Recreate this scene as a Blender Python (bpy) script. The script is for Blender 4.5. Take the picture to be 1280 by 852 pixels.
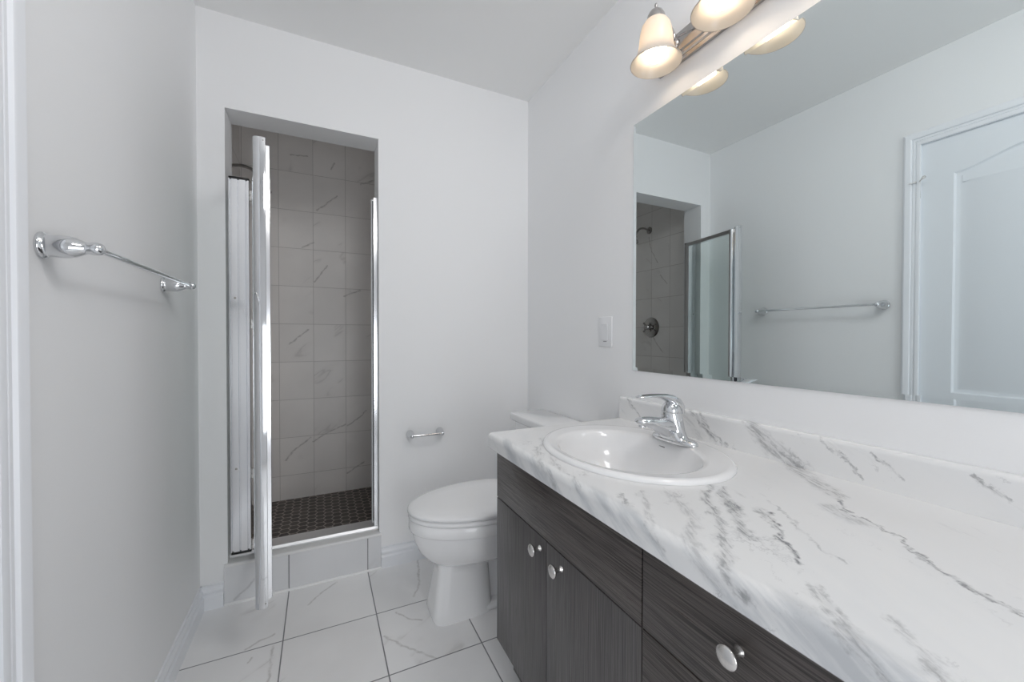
import bpy, bmesh, math, random
from mathutils import Vector, Matrix

for o in list(bpy.data.objects):
    bpy.data.objects.remove(o)
SC = bpy.context.scene
COL = SC.collection
PI = math.pi

# ------------------------------------------------------------------ camera, light, exposure
RX, BY, CZ = 1.507, 2.004, 2.44          # right wall, back wall, ceiling (left wall x=0, floor z=0)
REAR = -0.85
SH_IN, SH_BACK, SH_FLOOR = 2.150, 2.970, 0.05
cd = bpy.data.cameras.new('camera')
cam = bpy.data.objects.new('camera', cd)
COL.objects.link(cam)
cd.sensor_width = 36.0
cd.lens = 498.82 / 1280 * 36.0
cd.clip_start = 0.01
cam.matrix_world = (Matrix.Translation((0.4435, 0, 1.1193)) @ Matrix.Rotation(-0.4486, 4, 'Z')
                    @ Matrix.Rotation(PI / 2 - 0.0123, 4, 'X') @ Matrix.Rotation(0.0014, 4, 'Z'))
SC.camera = cam

w = bpy.data.worlds.new('world')
SC.world = w
w.use_nodes = True
w.node_tree.nodes['Background'].inputs[0].default_value = (0.75, 0.85, 1, 1)
w.node_tree.nodes['Background'].inputs[1].default_value = 0.3


def area(name, loc, target, sx, sy, power, col):
    l = bpy.data.lights.new(name, 'AREA')
    l.shape = 'RECTANGLE'
    l.size, l.size_y = sx, sy
    l.energy = power
    l.color = col
    o = bpy.data.objects.new(name, l)
    COL.objects.link(o)
    o.location = loc
    o.rotation_euler = (Vector(target) - Vector(loc)).to_track_quat('-Z', 'Y').to_euler()
    return o


area('ceiling_fill', (1.22, 0.38, 2.42), (0.0, 1.45, 0.75), 0.50, 0.50, 10.0, (0.985, 0.99, 1.0))  # added fill to even out the walls, no fixture is modelled
area('bounced_flash', (0.75, -0.32, 2.20), (0.70, 1.9, 1.05), 0.34, 0.22, 3.6, (1.0, 0.985, 0.97))  # stands for camera flash bounced high at the rear, not a lamp
area('rear_fill', (0.80, REAR + 0.05, 0.75), (0.48, 1.6, 0.75), 0.8, 0.9, 8.5, (0.93, 0.965, 1.0))  # added cool fill from behind the camera; the rear wall has no window
BULB = 8.0

SC.view_settings.view_transform = 'Standard'
SC.view_settings.look = 'None'
SC.view_settings.gamma = 1
SC.view_settings.use_curve_mapping = False
SC.view_settings.exposure = -0.07
cy = SC.cycles
cy.use_denoising = True
cy.max_bounces = 16
cy.diffuse_bounces = 12
cy.glossy_bounces = 8
cy.transparent_max_bounces = 16
cy.caustics_reflective = False
cy.caustics_refractive = False
cy.sample_clamp_indirect = 6.0


# ------------------------------------------------------------------ node helpers
class NT:
    def __init__(s, name):
        s.m = bpy.data.materials.new(name)
        s.m.use_nodes = True
        s.t = s.m.node_tree
        s.b = s.t.nodes['Principled BSDF']
        s.out = s.t.nodes['Material Output']

    def n(s, typ, ins=None, **kw):
        nd = s.t.nodes.new(typ)
        for k, v in kw.items():
            setattr(nd, k, v)
        for k, v in (ins or {}).items():
            s.put(nd.inputs[k], v)
        return nd

    def put(s, sock, v):
        if isinstance(v, bpy.types.NodeSocket):
            s.t.links.new(v, sock)
        elif isinstance(v, bpy.types.Node):
            s.t.links.new(v.outputs[0], sock)
        else:
            if hasattr(sock.default_value, '__len__') and not hasattr(v, '__len__'):
                v = (v, v, v)
            if hasattr(sock.default_value, '__len__') and len(sock.default_value) == 4 and len(v) == 3:
                v = (*v, 1)
            sock.default_value = v

    def math(s, op, a, b=0.0, c=0.0, clamp=False):
        return s.n('ShaderNodeMath', {0: a, 1: b, 2: c}, operation=op, use_clamp=clamp).outputs[0]

    def vm(s, op, a, b=(0, 0, 0), scale=None):
        nd = s.n('ShaderNodeVectorMath', {0: a, 1: b}, operation=op)
        if scale is not None:
            s.put(nd.inputs['Scale'], scale)
        return nd.outputs['Value'] if op in ('LENGTH', 'DOT_PRODUCT', 'DISTANCE') else nd.outputs[0]

    def mix(s, f, a, b, blend='MIX'):
        nd = s.n('ShaderNodeMix', data_type='RGBA', blend_type=blend)
        s.put(nd.inputs[0], f)
        s.put(nd.inputs[6], a)
        s.put(nd.inputs[7], b)
        return nd.outputs[2]

    def ramp(s, x, lo, hi, a=0.0, b=1.0):
        return s.n('ShaderNodeMapRange', {0: x, 1: lo, 2: hi, 3: a, 4: b}, interpolation_type='SMOOTHSTEP').outputs[0]

    def pos(s):
        return s.n('ShaderNodeNewGeometry').outputs['Position']

    def noise(s, vec, scale, detail=2.0, rough=0.5, out=0, dist=0.0):
        return s.n('ShaderNodeTexNoise', {'Vector': vec, 'Scale': scale, 'Detail': detail, 'Roughness': rough,
                                          'Distortion': dist}).outputs[out]

    def set(s, **kw):
        for k, v in kw.items():
            s.put(s.b.inputs[k.replace('_', ' ')], v)
        return s

    def bump(s, h, strength, dist):
        nd = s.n('ShaderNodeBump', {'Height': h, 'Strength': strength, 'Distance': dist})
        s.put(s.b.inputs['Normal'], nd.outputs[0])


def simple(name, col, rough=0.5, metal=0.0, spec=0.5, coat=0.0):
    q = NT(name)
    q.set(Base_Color=col, Roughness=rough, Metallic=metal)
    q.b.inputs['Specular IOR Level'].default_value = spec
    q.b.inputs['Coat Weight'].default_value = coat
    return q.m


def paint(name, col, rough=0.6, bump=0.04):
    q = NT(name)
    n1 = q.noise(q.pos(), 260, 2)
    q.set(Base_Color=col, Roughness=rough)
    q.b.inputs['Specular IOR Level'].default_value = 0.3
    q.bump(n1, bump, 0.002)
    return q.m


def segments_mask(q, p2, segs):
    """darkness 0..1 of vein strokes; segs = [(ax, ay, bx, by, width, strength)]; p2 = vector with z = 0"""
    total = None
    for ax, ay, bx, by, wd, st in segs:
        A = (ax, ay, 0)
        BA = Vector((bx - ax, by - ay, 0))
        pa = q.vm('SUBTRACT', p2, A)
        h = q.math('MULTIPLY', q.vm('DOT_PRODUCT', pa, tuple(BA)), 1.0 / max(BA.length_squared, 1e-9), clamp=True)
        d = q.vm('LENGTH', q.vm('SUBTRACT', pa, q.vm('SCALE', tuple(BA), scale=h)))
        v = q.ramp(d, 0.0, wd, st, 0.0)
        total = v if total is None else q.math('MAXIMUM', total, v)
    return total


def marble_counter():
    q = NT('marble_laminate')
    p = q.pos()
    sep = q.n('ShaderNodeSeparateXYZ', {0: p})
    # the sheet rolls over the front and up the splash: unroll height into x
    x, y, z = sep.outputs
    xs = q.math('ADD', x, q.math('MULTIPLY', q.math('GREATER_THAN', x, 1.40),
                                 q.math('MAXIMUM', q.math('SUBTRACT', z, 0.806), 0.0)))
    xs = q.math('ADD', xs, q.math('MULTIPLY', q.math('LESS_THAN', x, 0.97),
                                  q.math('SUBTRACT', z, 0.803)))
    flat = q.n('ShaderNodeCombineXYZ', {0: xs, 1: y, 2: 0.0}).outputs[0]
    wob = q.vm('SUBTRACT', q.noise(flat, 9, 5, 0.65, out=1), (0.5, 0.5, 0.5))
    wob2 = q.vm('SUBTRACT', q.noise(flat, 42, 4, 0.65, out=1), (0.5, 0.5, 0.5))
    warped = q.vm('ADD', flat, q.vm('SCALE', wob, scale=0.075))
    warped = q.vm('ADD', warped, q.vm('SCALE', wob2, scale=0.032))
    warped = q.vm('MULTIPLY', warped, (1, 1, 0))
    S = []

    def poly(pts, wd, st):
        for a, b in zip(pts, pts[1:]):
            S.append((*a, *b, wd, st))
    poly([(1.57, .69), (1.49, .585), (1.44, .53), (1.365, .435)], .030, .55)
    poly([(1.365, .435), (1.295, .375), (1.27, .32), (1.207, .255), (1.17, .154), (1.12, .05)], .007, .75)
    poly([(1.30, .41), (1.27, .36)], .025, .4)
    poly([(1.20, .55), (1.135, .50), (1.10, .455), (1.06, .40)], .017, .75)
    poly([(1.185, .575), (1.10, .52), (1.06, .46), (1.00, .40), (.92, .33)], .014, .6)
    poly([(1.165, .44), (1.12, .395), (1.04, .335)], .009, .9)
    poly([(1.155, .46), (1.14, .425)], .016, .6)
    poly([(1.084, .585), (1.03, .49), (.96, .42), (.90, .36)], .020, .35)
    poly([(1.04, .62), (.97, .54), (.91, .47)], .012, .35)
    poly([(1.22, .48), (1.16, .38), (1.09, .30)], .006, .4)
    poly([(1.06, 1.07), (1.03, 1.0), (.985, .97), (.94, .88), (.90, .80)], .018, .36)
    poly([(1.0, .93), (.955, .80), (.93, .70)], .014, .33)
    poly([(.99, .62), (.965, .58)], .010, .6)
    poly([(1.02, .21), (.96, .15), (.90, .05)], .012, .4)
    poly([(1.0, .29), (.93, .20), (.88, .10)], .012, .45)
    poly([(1.59, .90), (1.54, .84), (1.49, .78)], .012, .7)
    poly([(1.585, .86), (1.53, .81), (1.49, .75)], .008, .5)
    poly([(1.59, 1.19), (1.51, 1.09)], .008, .5)
    poly([(1.585, .53), (1.54, .49), (1.50, .44)], .006, .5)
    poly([(1.55, .42), (1.51, .38)], .006, .6)
    poly([(1.56, .27), (1.52, .23)], .006, .6)
    poly([(1.59, .95), (1.50, .85)], .030, .22)
    m = segments_mask(q, warped, S)
    rs = q.n('ShaderNodeMapping', {0: flat, 'Rotation': (0, 0, math.radians(-30)), 'Scale': (1.0, 5.0, 1)}, vector_type='TEXTURE').outputs[0]
    brk = q.ramp(q.noise(rs, 120, 4, 0.65, dist=0.4), 0.42, 0.60)
    m = q.math('MULTIPLY', m, q.math('ADD', q.math('MULTIPLY', brk, 0.75), 0.25))
    # fine background streaks, along the same diagonal
    rot = q.n('ShaderNodeMapping', {0: flat, 'Rotation': (0, 0, math.radians(-30)), 'Scale': (1.0, 5.5, 1)}, vector_type='TEXTURE')
    s1 = q.noise(rot.outputs[0], 44, 4, 0.6)
    streak = q.math('MULTIPLY', q.ramp(s1, 0.60, 0.76), q.ramp(q.noise(flat, 7, 2), 0.46, 0.66))
    cloud = q.ramp(q.noise(rot.outputs[0], 7, 4, 0.6), 0.45, 0.75)
    thin = q.noise(q.vm('ADD', rot.outputs[0], q.vm('SCALE', wob2, scale=0.05)), 9, 3, 0.5)
    thin = q.math('MULTIPLY', q.ramp(q.math('ABSOLUTE', q.math('SUBTRACT', thin, 0.52)), 0.0, 0.010, 1.0, 0.0), q.ramp(q.noise(flat, 11, 3, 0.6), 0.50, 0.66))
    streak = q.math('MAXIMUM', streak, thin)
    base = q.mix(q.math('MULTIPLY', cloud, 0.35), (0.84, 0.84, 0.84), (0.68, 0.705, 0.74))
    base = q.mix(q.math('MULTIPLY', streak, 0.45), base, (0.42, 0.42, 0.43))
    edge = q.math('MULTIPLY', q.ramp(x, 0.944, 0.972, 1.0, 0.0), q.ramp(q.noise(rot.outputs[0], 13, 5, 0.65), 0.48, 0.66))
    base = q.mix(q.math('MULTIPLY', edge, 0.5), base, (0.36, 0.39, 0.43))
    base = q.mix(m, base, (0.13, 0.135, 0.15))
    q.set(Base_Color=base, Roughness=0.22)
    return q.m


def tile_mat(name, ax, ay, x0, y0, px, py, grout, base, gcol, vein, rough, vscale=2.2, seed=0.0, vdens=1.0, segs=None, amount=1.0):
    """square / oblong tiles on the world axes ax, ay (0=x 1=y 2=z), a pattern of grey veins of its own in each tile"""
    q = NT(name)
    sep = q.n('ShaderNodeSeparateXYZ', {0: q.pos()})
    u = q.math('DIVIDE', q.math('SUBTRACT', sep.outputs[ax], x0), px)
    v = q.math('DIVIDE', q.math('SUBTRACT', sep.outputs[ay], y0), py)
    fu, fv = q.math('FRACT', u), q.math('FRACT', v)
    du = q.math('MULTIPLY', q.math('SUBTRACT', 0.5, q.math('ABSOLUTE', q.math('SUBTRACT', fu, 0.5))), px)
    dv = q.math('MULTIPLY', q.math('SUBTRACT', 0.5, q.math('ABSOLUTE', q.math('SUBTRACT', fv, 0.5))), py)
    d = q.math('MINIMUM', du, dv)
    g = q.ramp(d, grout * 0.35, grout * 0.65, 1, 0)
    tid = q.n('ShaderNodeCombineXYZ', {0: q.math('FLOOR', u), 1: q.math('FLOOR', v), 2: seed}).outputs[0]
    rnd = q.n('ShaderNodeTexWhiteNoise', {0: tid}, noise_dimensions='3D').outputs['Color']
    loc = q.n('ShaderNodeCombineXYZ', {0: sep.outputs[ax], 1: sep.outputs[ay], 2: 0.0}).outputs[0]
    vec = q.vm('ADD', loc, q.vm('SCALE', rnd, scale=13.0))
    rot = q.n('ShaderNodeMapping', {0: vec, 'Rotation': (0, 0, math.radians(40)), 'Scale': (3.2, 0.78, 1)}, vector_type='TEXTURE').outputs[0]
    nv = q.noise(rot, vscale, 4, 0.5, dist=0.15)
    line = q.ramp(q.math('ABSOLUTE', q.math('SUBTRACT', nv, 0.5)), 0.0, 0.013, 1, 0)
    soft = q.ramp(q.math('ABSOLUTE', q.math('SUBTRACT', nv, 0.5)), 0.0, 0.06, 1, 0)
    mask = q.math('MULTIPLY', q.ramp(q.noise(vec, 5.5, 2), 0.60 - 0.05 * vdens, 0.72 - 0.05 * vdens), amount)
    vv = q.math('MULTIPLY', q.math('ADD', q.math('MULTIPLY', line, 0.65), q.math('MULTIPLY', soft, 0.22)), mask)
    if segs:
        wob = q.vm('SUBTRACT', q.noise(loc, 28, 4, 0.6, out=1), (0.5, 0.5, 0.5))
        lw = q.vm('MULTIPLY', q.vm('ADD', loc, q.vm('SCALE', wob, scale=0.022)), (1, 1, 0))
        S = [(*a, *b, 0.0075, 0.5) for l in segs for a, b in zip(l, l[1:])]
        mk = q.math('MULTIPLY', segments_mask(q, lw, S), q.ramp(q.noise(loc, 40, 4, 0.6), 0.30, 0.58, 0.35, 1.0))
        vv = q.math('MAXIMUM', vv, mk)
    c = q.mix(vv, base, vein)
    tone = q.ramp(q.noise(vec, 3.0, 3), 0.3, 0.7, 0.96, 1.03)
    c = q.vm('SCALE', c, scale=tone)
    c = q.mix(g, c, gcol)
    q.set(Base_Color=c, Roughness=q.math('ADD', rough, q.math('MULTIPLY', g, 0.5)))
    q.bump(q.math('SUBTRACT', 1.0, g), 0.5, 0.0015)
    return q.m


def hex_mat():
    q = NT('brown_hexagon_mosaic')
    W = 0.051
    p = q.vm('DIVIDE', q.pos(), (W, W, 1))
    # hexagons with points along x: swap axes so that the flats face y
    sep = q.n('ShaderNodeSeparateXYZ', {0: p})
    P = q.n('ShaderNodeCombineXYZ', {0: sep.outputs[1], 1: sep.outputs[0], 2: 0.0}).outputs[0]
    R = (1.0, 1.7320508, 1.0)
    H = (0.5, 0.8660254, 0.0)

    def modv(v):
        f = q.vm('FRACTION', q.vm('DIVIDE', v, R))
        return q.vm('MULTIPLY', q.vm('SUBTRACT', q.vm('MULTIPLY', f, R), H), (1, 1, 0))
    a = modv(P)
    b = modv(q.vm('SUBTRACT', P, H))
    pick = q.math('LESS_THAN', q.vm('DOT_PRODUCT', a, a), q.vm('DOT_PRODUCT', b, b))
    gv = q.n('ShaderNodeMix', data_type='VECTOR')
    q.put(gv.inputs[0], pick); q.put(gv.inputs[4], b); q.put(gv.inputs[5], a)
    gv = gv.outputs[1]
    av = q.vm('ABSOLUTE', gv)
    s2 = q.n('ShaderNodeSeparateXYZ', {0: av})
    d = q.math('MAXIMUM', s2.outputs[0], q.vm('DOT_PRODUCT', av, (0.5, 0.8660254, 0)))
    g = q.ramp(d, 0.435, 0.465)
    cid = q.vm('SUBTRACT', P, gv)
    rnd = q.n('ShaderNodeTexWhiteNoise', {0: q.vm('SNAP', q.vm('ADD', cid, (.05, .05, 0)), (.2, .2, 1))}, noise_dimensions='3D').outputs[0]
    c = q.mix(rnd, (0.035, 0.026, 0.022), (0.085, 0.066, 0.058))
    c = q.mix(g, c, (0.46, 0.41, 0.37))
    q.set(Base_Color=c, Roughness=q.math('ADD', 0.35, q.math('MULTIPLY', g, 0.4)))
    return q.m


def wood(name, vertical):
    q = NT(name)
    sc = (60, 520, 5) if vertical else (60, 6, 430)
    st = q.vm('MULTIPLY', q.pos(), sc)
    n = q.noise(st, 1.0, 3, 0.6)
    n2 = q.noise(q.vm('SCALE', st, scale=0.22), 1.0, 2, 0.5)
    k = q.ramp(n, 0.35, 0.65)
    c = q.mix(k, (0.048, 0.044, 0.044), (0.118, 0.110, 0.110)) if vertical else q.mix(k, (0.017, 0.013, 0.012), (0.100, 0.084, 0.078))
    c = q.mix(q.math('MULTIPLY', q.ramp(n2, 0.4, 0.7), 0.35), c, (0.11, 0.098, 0.092))
    q.set(Base_Color=c, Roughness=q.ramp(n, 0.3, 0.7, 0.40, 0.27))
    q.b.inputs['Specular IOR Level'].default_value = 0.55
    q.bump(n, 0.22, 0.0012)
    return q.m


def glass_mat():
    q = NT('clear_glass')
    q.t.nodes.remove(q.b)
    tr = q.n('ShaderNodeBsdfTransparent', {0: (0.93, 0.965, 0.955, 1)})
    gl = q.n('ShaderNodeBsdfGlossy', {0: (1, 1, 1, 1), 'Roughness': 0.02})
    ge = q.n('ShaderNodeNewGeometry')
    cosv = q.math('ABSOLUTE', q.vm('DOT_PRODUCT', ge.outputs['Normal'], ge.outputs['Incoming']))
    fr = q.math('ADD', 0.035, q.math('MULTIPLY', 0.9, q.math('POWER', q.math('SUBTRACT', 1.0, cosv, clamp=True), 5.0)))
    mx = q.n('ShaderNodeMixShader', {0: fr, 1: tr.outputs[0], 2: gl.outputs[0]})
    q.t.links.new(mx.outputs[0], q.out.inputs[0])
    return q.m


def shade_mat():
    q = NT('frosted_white_glass')
    q.t.nodes.remove(q.b)
    tr = q.n('ShaderNodeBsdfTranslucent', {0: (0.80, 0.75, 0.70, 1)})
    df = q.n('ShaderNodeBsdfDiffuse', {0: (0.64, 0.62, 0.59, 1)})
    gl = q.n('ShaderNodeBsdfGlossy', {0: (1, 1, 1, 1), 'Roughness': 0.2})
    m1 = q.n('ShaderNodeMixShader', {0: 0.5, 1: df.outputs[0], 2: tr.outputs[0]})
    m2 = q.n('ShaderNodeMixShader', {0: 0.05, 1: m1.outputs[0], 2: gl.outputs[0]})
    q.t.links.new(m2.outputs[0], q.out.inputs[0])
    return q.m


def emit(name, col, s):
    q = NT(name)
    q.set(Base_Color=(1, 1, 1), Emission_Color=col, Emission_Strength=s)
    return q.m


SB = [[(0.239, 0.309), (0.29, 0.371), (0.384, 0.44)], [(0.402, 0.416), (0.49, 0.466), (0.6, 0.51)], [(0.611, 0.498), (0.673, 0.537), (0.736, 0.593)],
      [(0.61, 0.171), (0.719, 0.234)], [(0.428, 1.954), (0.486, 2.004), (0.551, 2.068)], [(0.265, 1.064), (0.372, 1.159)], [(0.276, 2.294), (0.377, 2.304)],
      [(0.704, 2.174), (0.783, 2.21)], [(0.412, 1.479), (0.49, 1.591)], [(0.593, 1.391), (0.696, 1.435)], [(0.517, 2.245), (0.536, 2.287)], [(0.34, 1.70), (0.408, 1.739)]]
FL = [[(0.397, 1.854), (0.439, 1.908), (0.508, 1.969)], [(0.894, 2.06), (0.842, 1.79), (0.805, 1.716)], [(0.717, 1.648), (0.759, 1.587), (0.8, 1.557)],
      [(0.654, 1.534), (0.737, 1.423), (0.803, 1.352)], [(0.198, 1.681), (0.229, 1.704), (0.285, 1.724)], [(0.286, 1.655), (0.287, 1.57), (0.288, 1.492)],
      [(0.217, 1.61), (0.226, 1.628)]]
CU = [[(0.117, 0.017), (0.159, 0.052), (0.188, 0.086)]]
SL = [[(2.60, 1.97), (2.575, 1.86), (2.50, 1.74)], [(2.55, 1.12), (2.50, 1.05), (2.44, 0.99)], [(2.40, 1.55), (2.47, 1.63)], [(2.75, 1.40), (2.83, 1.48)]]

M = dict(
    wall=paint('wall_paint', (0.87, 0.873, 0.88)),
    ceil=paint('ceiling_paint', (0.87, 0.87, 0.865), 0.75, 0.02),
    trim=simple('white_trim_paint', (0.84, 0.855, 0.885), 0.35),
    door=simple('white_door_paint', (0.80, 0.83, 0.865), 0.38),
    floor=tile_mat('floor_marble_tile', 0, 1, 0.3167, 1.672, 0.3276, 0.3234, 0.0042, (0.87, 0.865, 0.865),
                   (0.22, 0.22, 0.23), (0.40, 0.38, 0.36), 0.22, seed=3.0, segs=FL, amount=0.35),
    curbt=tile_mat('curb_marble_tile', 0, 2, 0.3167, -0.30, 0.3276, 0.90, 0.0042, (0.74, 0.745, 0.76),
                   (0.22, 0.22, 0.23), (0.38, 0.38, 0.38), 0.22, seed=5.0, segs=CU, amount=0.2),
    capt=simple('white_marble_cap', (0.80, 0.80, 0.80), 0.25),
    tileb=tile_mat('shower_back_tile', 0, 2, 0.207, 0.208, 0.1985, 0.247, 0.0028, (0.92, 0.893, 0.872),
                   (0.62, 0.60, 0.58), (0.25, 0.23, 0.22), 0.30, 3.0, seed=7.0, segs=SB, amount=0.25),
    tiles=tile_mat('shower_side_tile', 1, 2, 2.17, 0.208, 0.1985, 0.247, 0.0022, (0.92, 0.893, 0.872),
                   (0.46, 0.44, 0.42), (0.25, 0.23, 0.22), 0.30, 3.0, seed=9.0, segs=SL, amount=0.25),
    hexm=hex_mat(),
    sill=simple('dull_aluminium', (0.78, 0.78, 0.79), 0.38, 1.0),
    chrome=simple('polished_chrome', (0.72, 0.73, 0.745), 0.06, 1.0),
    satin=simple('bright_aluminium', (0.88, 0.89, 0.91), 0.16, 1.0),
    dchrome=simple('dark_reflecting_chrome', (0.42, 0.41, 0.40), 0.10, 1.0),  # chrome with the dark reflections inside the shower put into its colour
    fixture=simple('fixture_darkened_chrome', (0.50, 0.48, 0.47), 0.14, 1.0),  # chrome of the light bar, colour darkened to imitate dark reflections
    darkmetal=simple('dark_bronze_chrome', (0.30, 0.28, 0.26), 0.18, 1.0),
    nickel=simple('brushed_nickel', (0.72, 0.70, 0.68), 0.22, 1.0),
    porcelain=simple('white_porcelain', (0.90, 0.90, 0.905), 0.12, coat=0.3),
    plastic=simple('white_plastic', (0.80, 0.805, 0.82), 0.3),
    seat=simple('white_seat_plastic', (0.90, 0.90, 0.905), 0.25),
    marble=marble_counter(),
    woodv=wood('dark_wood_vertical', True),
    woodh=wood('dark_wood_horizontal', False),
    woodk=simple('dark_cabinet_interior', (0.012, 0.010, 0.009), 0.6),
    glass=glass_mat(),
    mirror=simple('mirror_silver', (0.79, 0.845, 0.85), 0.0, 1.0),
    medge=simple('mirror_edge_glass', (0.30, 0.36, 0.36), 0.15, 0.6),
    shade=shade_mat(),
    bulb=emit('warm_lit_bulb', (1.0, 0.80, 0.58), BULB),
    black=simple('black_rubber', (0.012, 0.012, 0.012), 0.5),
    caulk=simple('white_caulk', (0.86, 0.86, 0.86), 0.4),
    grey=simple('grey_print', (0.25, 0.25, 0.26), 0.5),
)


# ------------------------------------------------------------------ mesh helpers
def obj(name, bm, mat, parent=None, smooth=40, loc=None):
    me = bpy.data.meshes.new(name)
    bmesh.ops.recalc_face_normals(bm, faces=bm.faces)
    bm.to_mesh(me)
    bm.free()
    for mt in (mat if isinstance(mat, (list, tuple)) else [mat]):
        me.materials.append(M[mt])
    if smooth:
        me.shade_smooth()
        me.set_sharp_from_angle(angle=math.radians(smooth))
    o = bpy.data.objects.new(name, me)
    COL.objects.link(o)
    if parent is not None:
        o.parent = parent
        o.matrix_parent_inverse = Matrix.Translation(-W(parent))
    return o


def W(o):
    """world location of an object built from translations alone"""
    v = Vector(o.location)
    if o.parent is not None and o.type == 'EMPTY':
        v += W(o.parent)
    return v if o.type == 'EMPTY' else (W(o.parent) if o.parent else Vector((0, 0, 0))) * 0


def thing(name, label, cat, loc, group=None):
    o = bpy.data.objects.new(name, None)
    COL.objects.link(o)
    o.location = loc
    o.empty_display_size = 0.05
    o['label'] = label
    o['category'] = cat
    if group:
        o['group'] = group
    return o


def tag(o, label, cat):
    o['label'] = label
    o['category'] = cat
    return o


def struct(name, bm, mat, parent=None, smooth=40):
    o = obj(name, bm, mat, parent, smooth)
    if parent is None:
        o['kind'] = 'structure'
    return o


def box(bm, x0, x1, y0, y1, z0, z1, bev=0.0, seg=2):
    t = bmesh.new()
    bmesh.ops.create_cube(t, size=1)
    bmesh.ops.transform(t, matrix=Matrix.Translation(((x0 + x1) / 2, (y0 + y1) / 2, (z0 + z1) / 2))
                        @ Matrix.Diagonal((abs(x1 - x0), abs(y1 - y0), abs(z1 - z0), 1)), verts=t.verts)
    if bev:
        bmesh.ops.bevel(t, geom=t.edges[:], offset=bev, segments=seg, profile=0.5, affect='EDGES')
    return join(bm, t)


def join(bm, t, mtx=None):
    if mtx is not None:
        bmesh.ops.transform(t, matrix=mtx, verts=t.verts)
    me = bpy.data.meshes.new('tmp')
    t.to_mesh(me)
    t.free()
    bm.from_mesh(me)
    bpy.data.meshes.remove(me)
    return bm


def B(*boxes, bev=0.0):
    bm = bmesh.new()
    for b in boxes:
        box(bm, *b, bev=bev)
    return bm


def loft(bm, rings, cap0=True, cap1=True, closed=True):
    vs = [[bm.verts.new(p) for p in r] for r in rings]
    n = len(vs[0])
    for a, b in zip(vs, vs[1:]):
        for i in range(n if closed else n - 1):
            j = (i + 1) % n
            bm.faces.new((a[i], a[j], b[j], b[i]))
    if cap0:
        bm.faces.new(vs[0])
    if cap1:
        bm.faces.new(list(reversed(vs[-1])))
    return bm


def frame(d):
    d = Vector(d).normalized()
    u = d.orthogonal().normalized()
    return u, d.cross(u), d


def lathe(bm, prof, origin, axis=(0, 0, 1), n=32):
    """prof = [(radius, height along axis)]"""
    u, v, d = frame(axis)
    O = Vector(origin)
    rings = []
    for r, h in prof:
        r = max(r, 1e-5)
        rings.append([O + d * h + (u * math.cos(2 * PI * k / n) + v * math.sin(2 * PI * k / n)) * r for k in range(n)])
    return loft(bm, rings)


def catmull(pts, sub=6):
    P = [Vector(p) for p in pts]
    out = []
    for i in range(len(P) - 1):
        a, b, c, d = P[max(i - 1, 0)], P[i], P[i + 1], P[min(i + 2, len(P) - 1)]
        for k in range(sub):
            t = k / sub
            out.append(0.5 * ((2 * b) + (c - a) * t + (2 * a - 5 * b + 4 * c - d) * t * t + (3 * b - a - 3 * c + d) * t ** 3))
    out.append(P[-1])
    return out


def tube(bm, pts, r, n=12):
    P = [Vector(p) for p in pts]
    rr = r if isinstance(r, (list, tuple)) else [r] * len(P)
    rings = []
    u = None
    for i, p in enumerate(P):
        d = (P[min(i + 1, len(P) - 1)] - P[max(i - 1, 0)]).normalized()
        u = d.orthogonal().normalized() if u is None else (u - d * u.dot(d)).normalized()
        v = d.cross(u)
        rings.append([p + (u * math.cos(2 * PI * k / n) + v * math.sin(2 * PI * k / n)) * rr[i] for k in range(n)])
    return loft(bm, rings)


def prism(bm, prof, axis, a, b):
    """closed 2D profile swept along a world axis; prof holds the two other coordinates in order"""
    def P(q, t):
        return {0: (t, q[0], q[1]), 1: (q[0], t, q[1]), 2: (q[0], q[1], t)}[axis]
    return loft(bm, [[P(q, a) for q in prof], [P(q, b) for q in prof]])


def offset_poly(pts, d):
    """inward offset of a closed counter-clockwise polygon"""
    n = len(pts)
    out = []
    for i in range(n):
        p0, p1, p2 = Vector(pts[i - 1]), Vector(pts[i]), Vector(pts[(i + 1) % n])
        e1, e2 = (p1 - p0).normalized(), (p2 - p1).normalized()
        n1, n2 = Vector((-e1.y, e1.x)), Vector((-e2.y, e2.x))
        m = (n1 + n2)
        m = m / max(m.dot(n1), 0.3)
        out.append(tuple(p1 + m * d))
    return out


# ------------------------------------------------------------------ room shell
OX0, OX1, OZ = 0.0934, 0.6985, 2.0586       # shower opening
DY0, DY1, DZ = 0.150, 0.874, 2.030          # door opening in the left wall
struct('floor', B((-0.12, RX + 0.1, REAR - 0.1, BY + 0.05, -0.1, 0)), 'floor', smooth=0)
struct('ceiling', B((-0.12, RX + 0.1, REAR - 0.1, SH_BACK + 0.1, CZ, CZ + 0.1)), 'ceil', smooth=0)
struct('wall_left', B((-0.12, 0, REAR - 0.1, DY0, 0, CZ), (-0.12, 0, DY1, SH_IN, 0, CZ), (-0.12, 0, DY0, DY1, DZ, CZ)), 'wall', smooth=0)
struct('wall_right', B((RX, RX + 0.1, REAR - 0.1, SH_IN, 0, CZ)), 'wall', smooth=0)
struct('wall_back', B((0, OX0, BY, SH_IN, 0, CZ), (OX1, RX, BY, SH_IN, 0, CZ), (OX0, OX1, BY, SH_IN, OZ, CZ)), 'wall', smooth=0)
struct('wall_rear', B((0, RX, REAR - 0.1, REAR, 0, CZ)), 'wall', smooth=0)
struct('wall_shower_left', B((-0.12, 0, SH_IN, SH_BACK + 0.1, 0, CZ)), 'tiles', smooth=0)
struct('wall_shower_right', B((RX, RX + 0.1, SH_IN, SH_BACK + 0.1, 0, CZ)), 'tiles', smooth=0)
struct('wall_shower_back', B((0, RX, SH_BACK, SH_BACK + 0.1, 0, CZ)), 'tileb', smooth=0)
struct('floor_shower', B((0, RX, SH_IN - 0.02, SH_BACK, -0.1, SH_FLOOR)), 'hexm', smooth=0)

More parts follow.
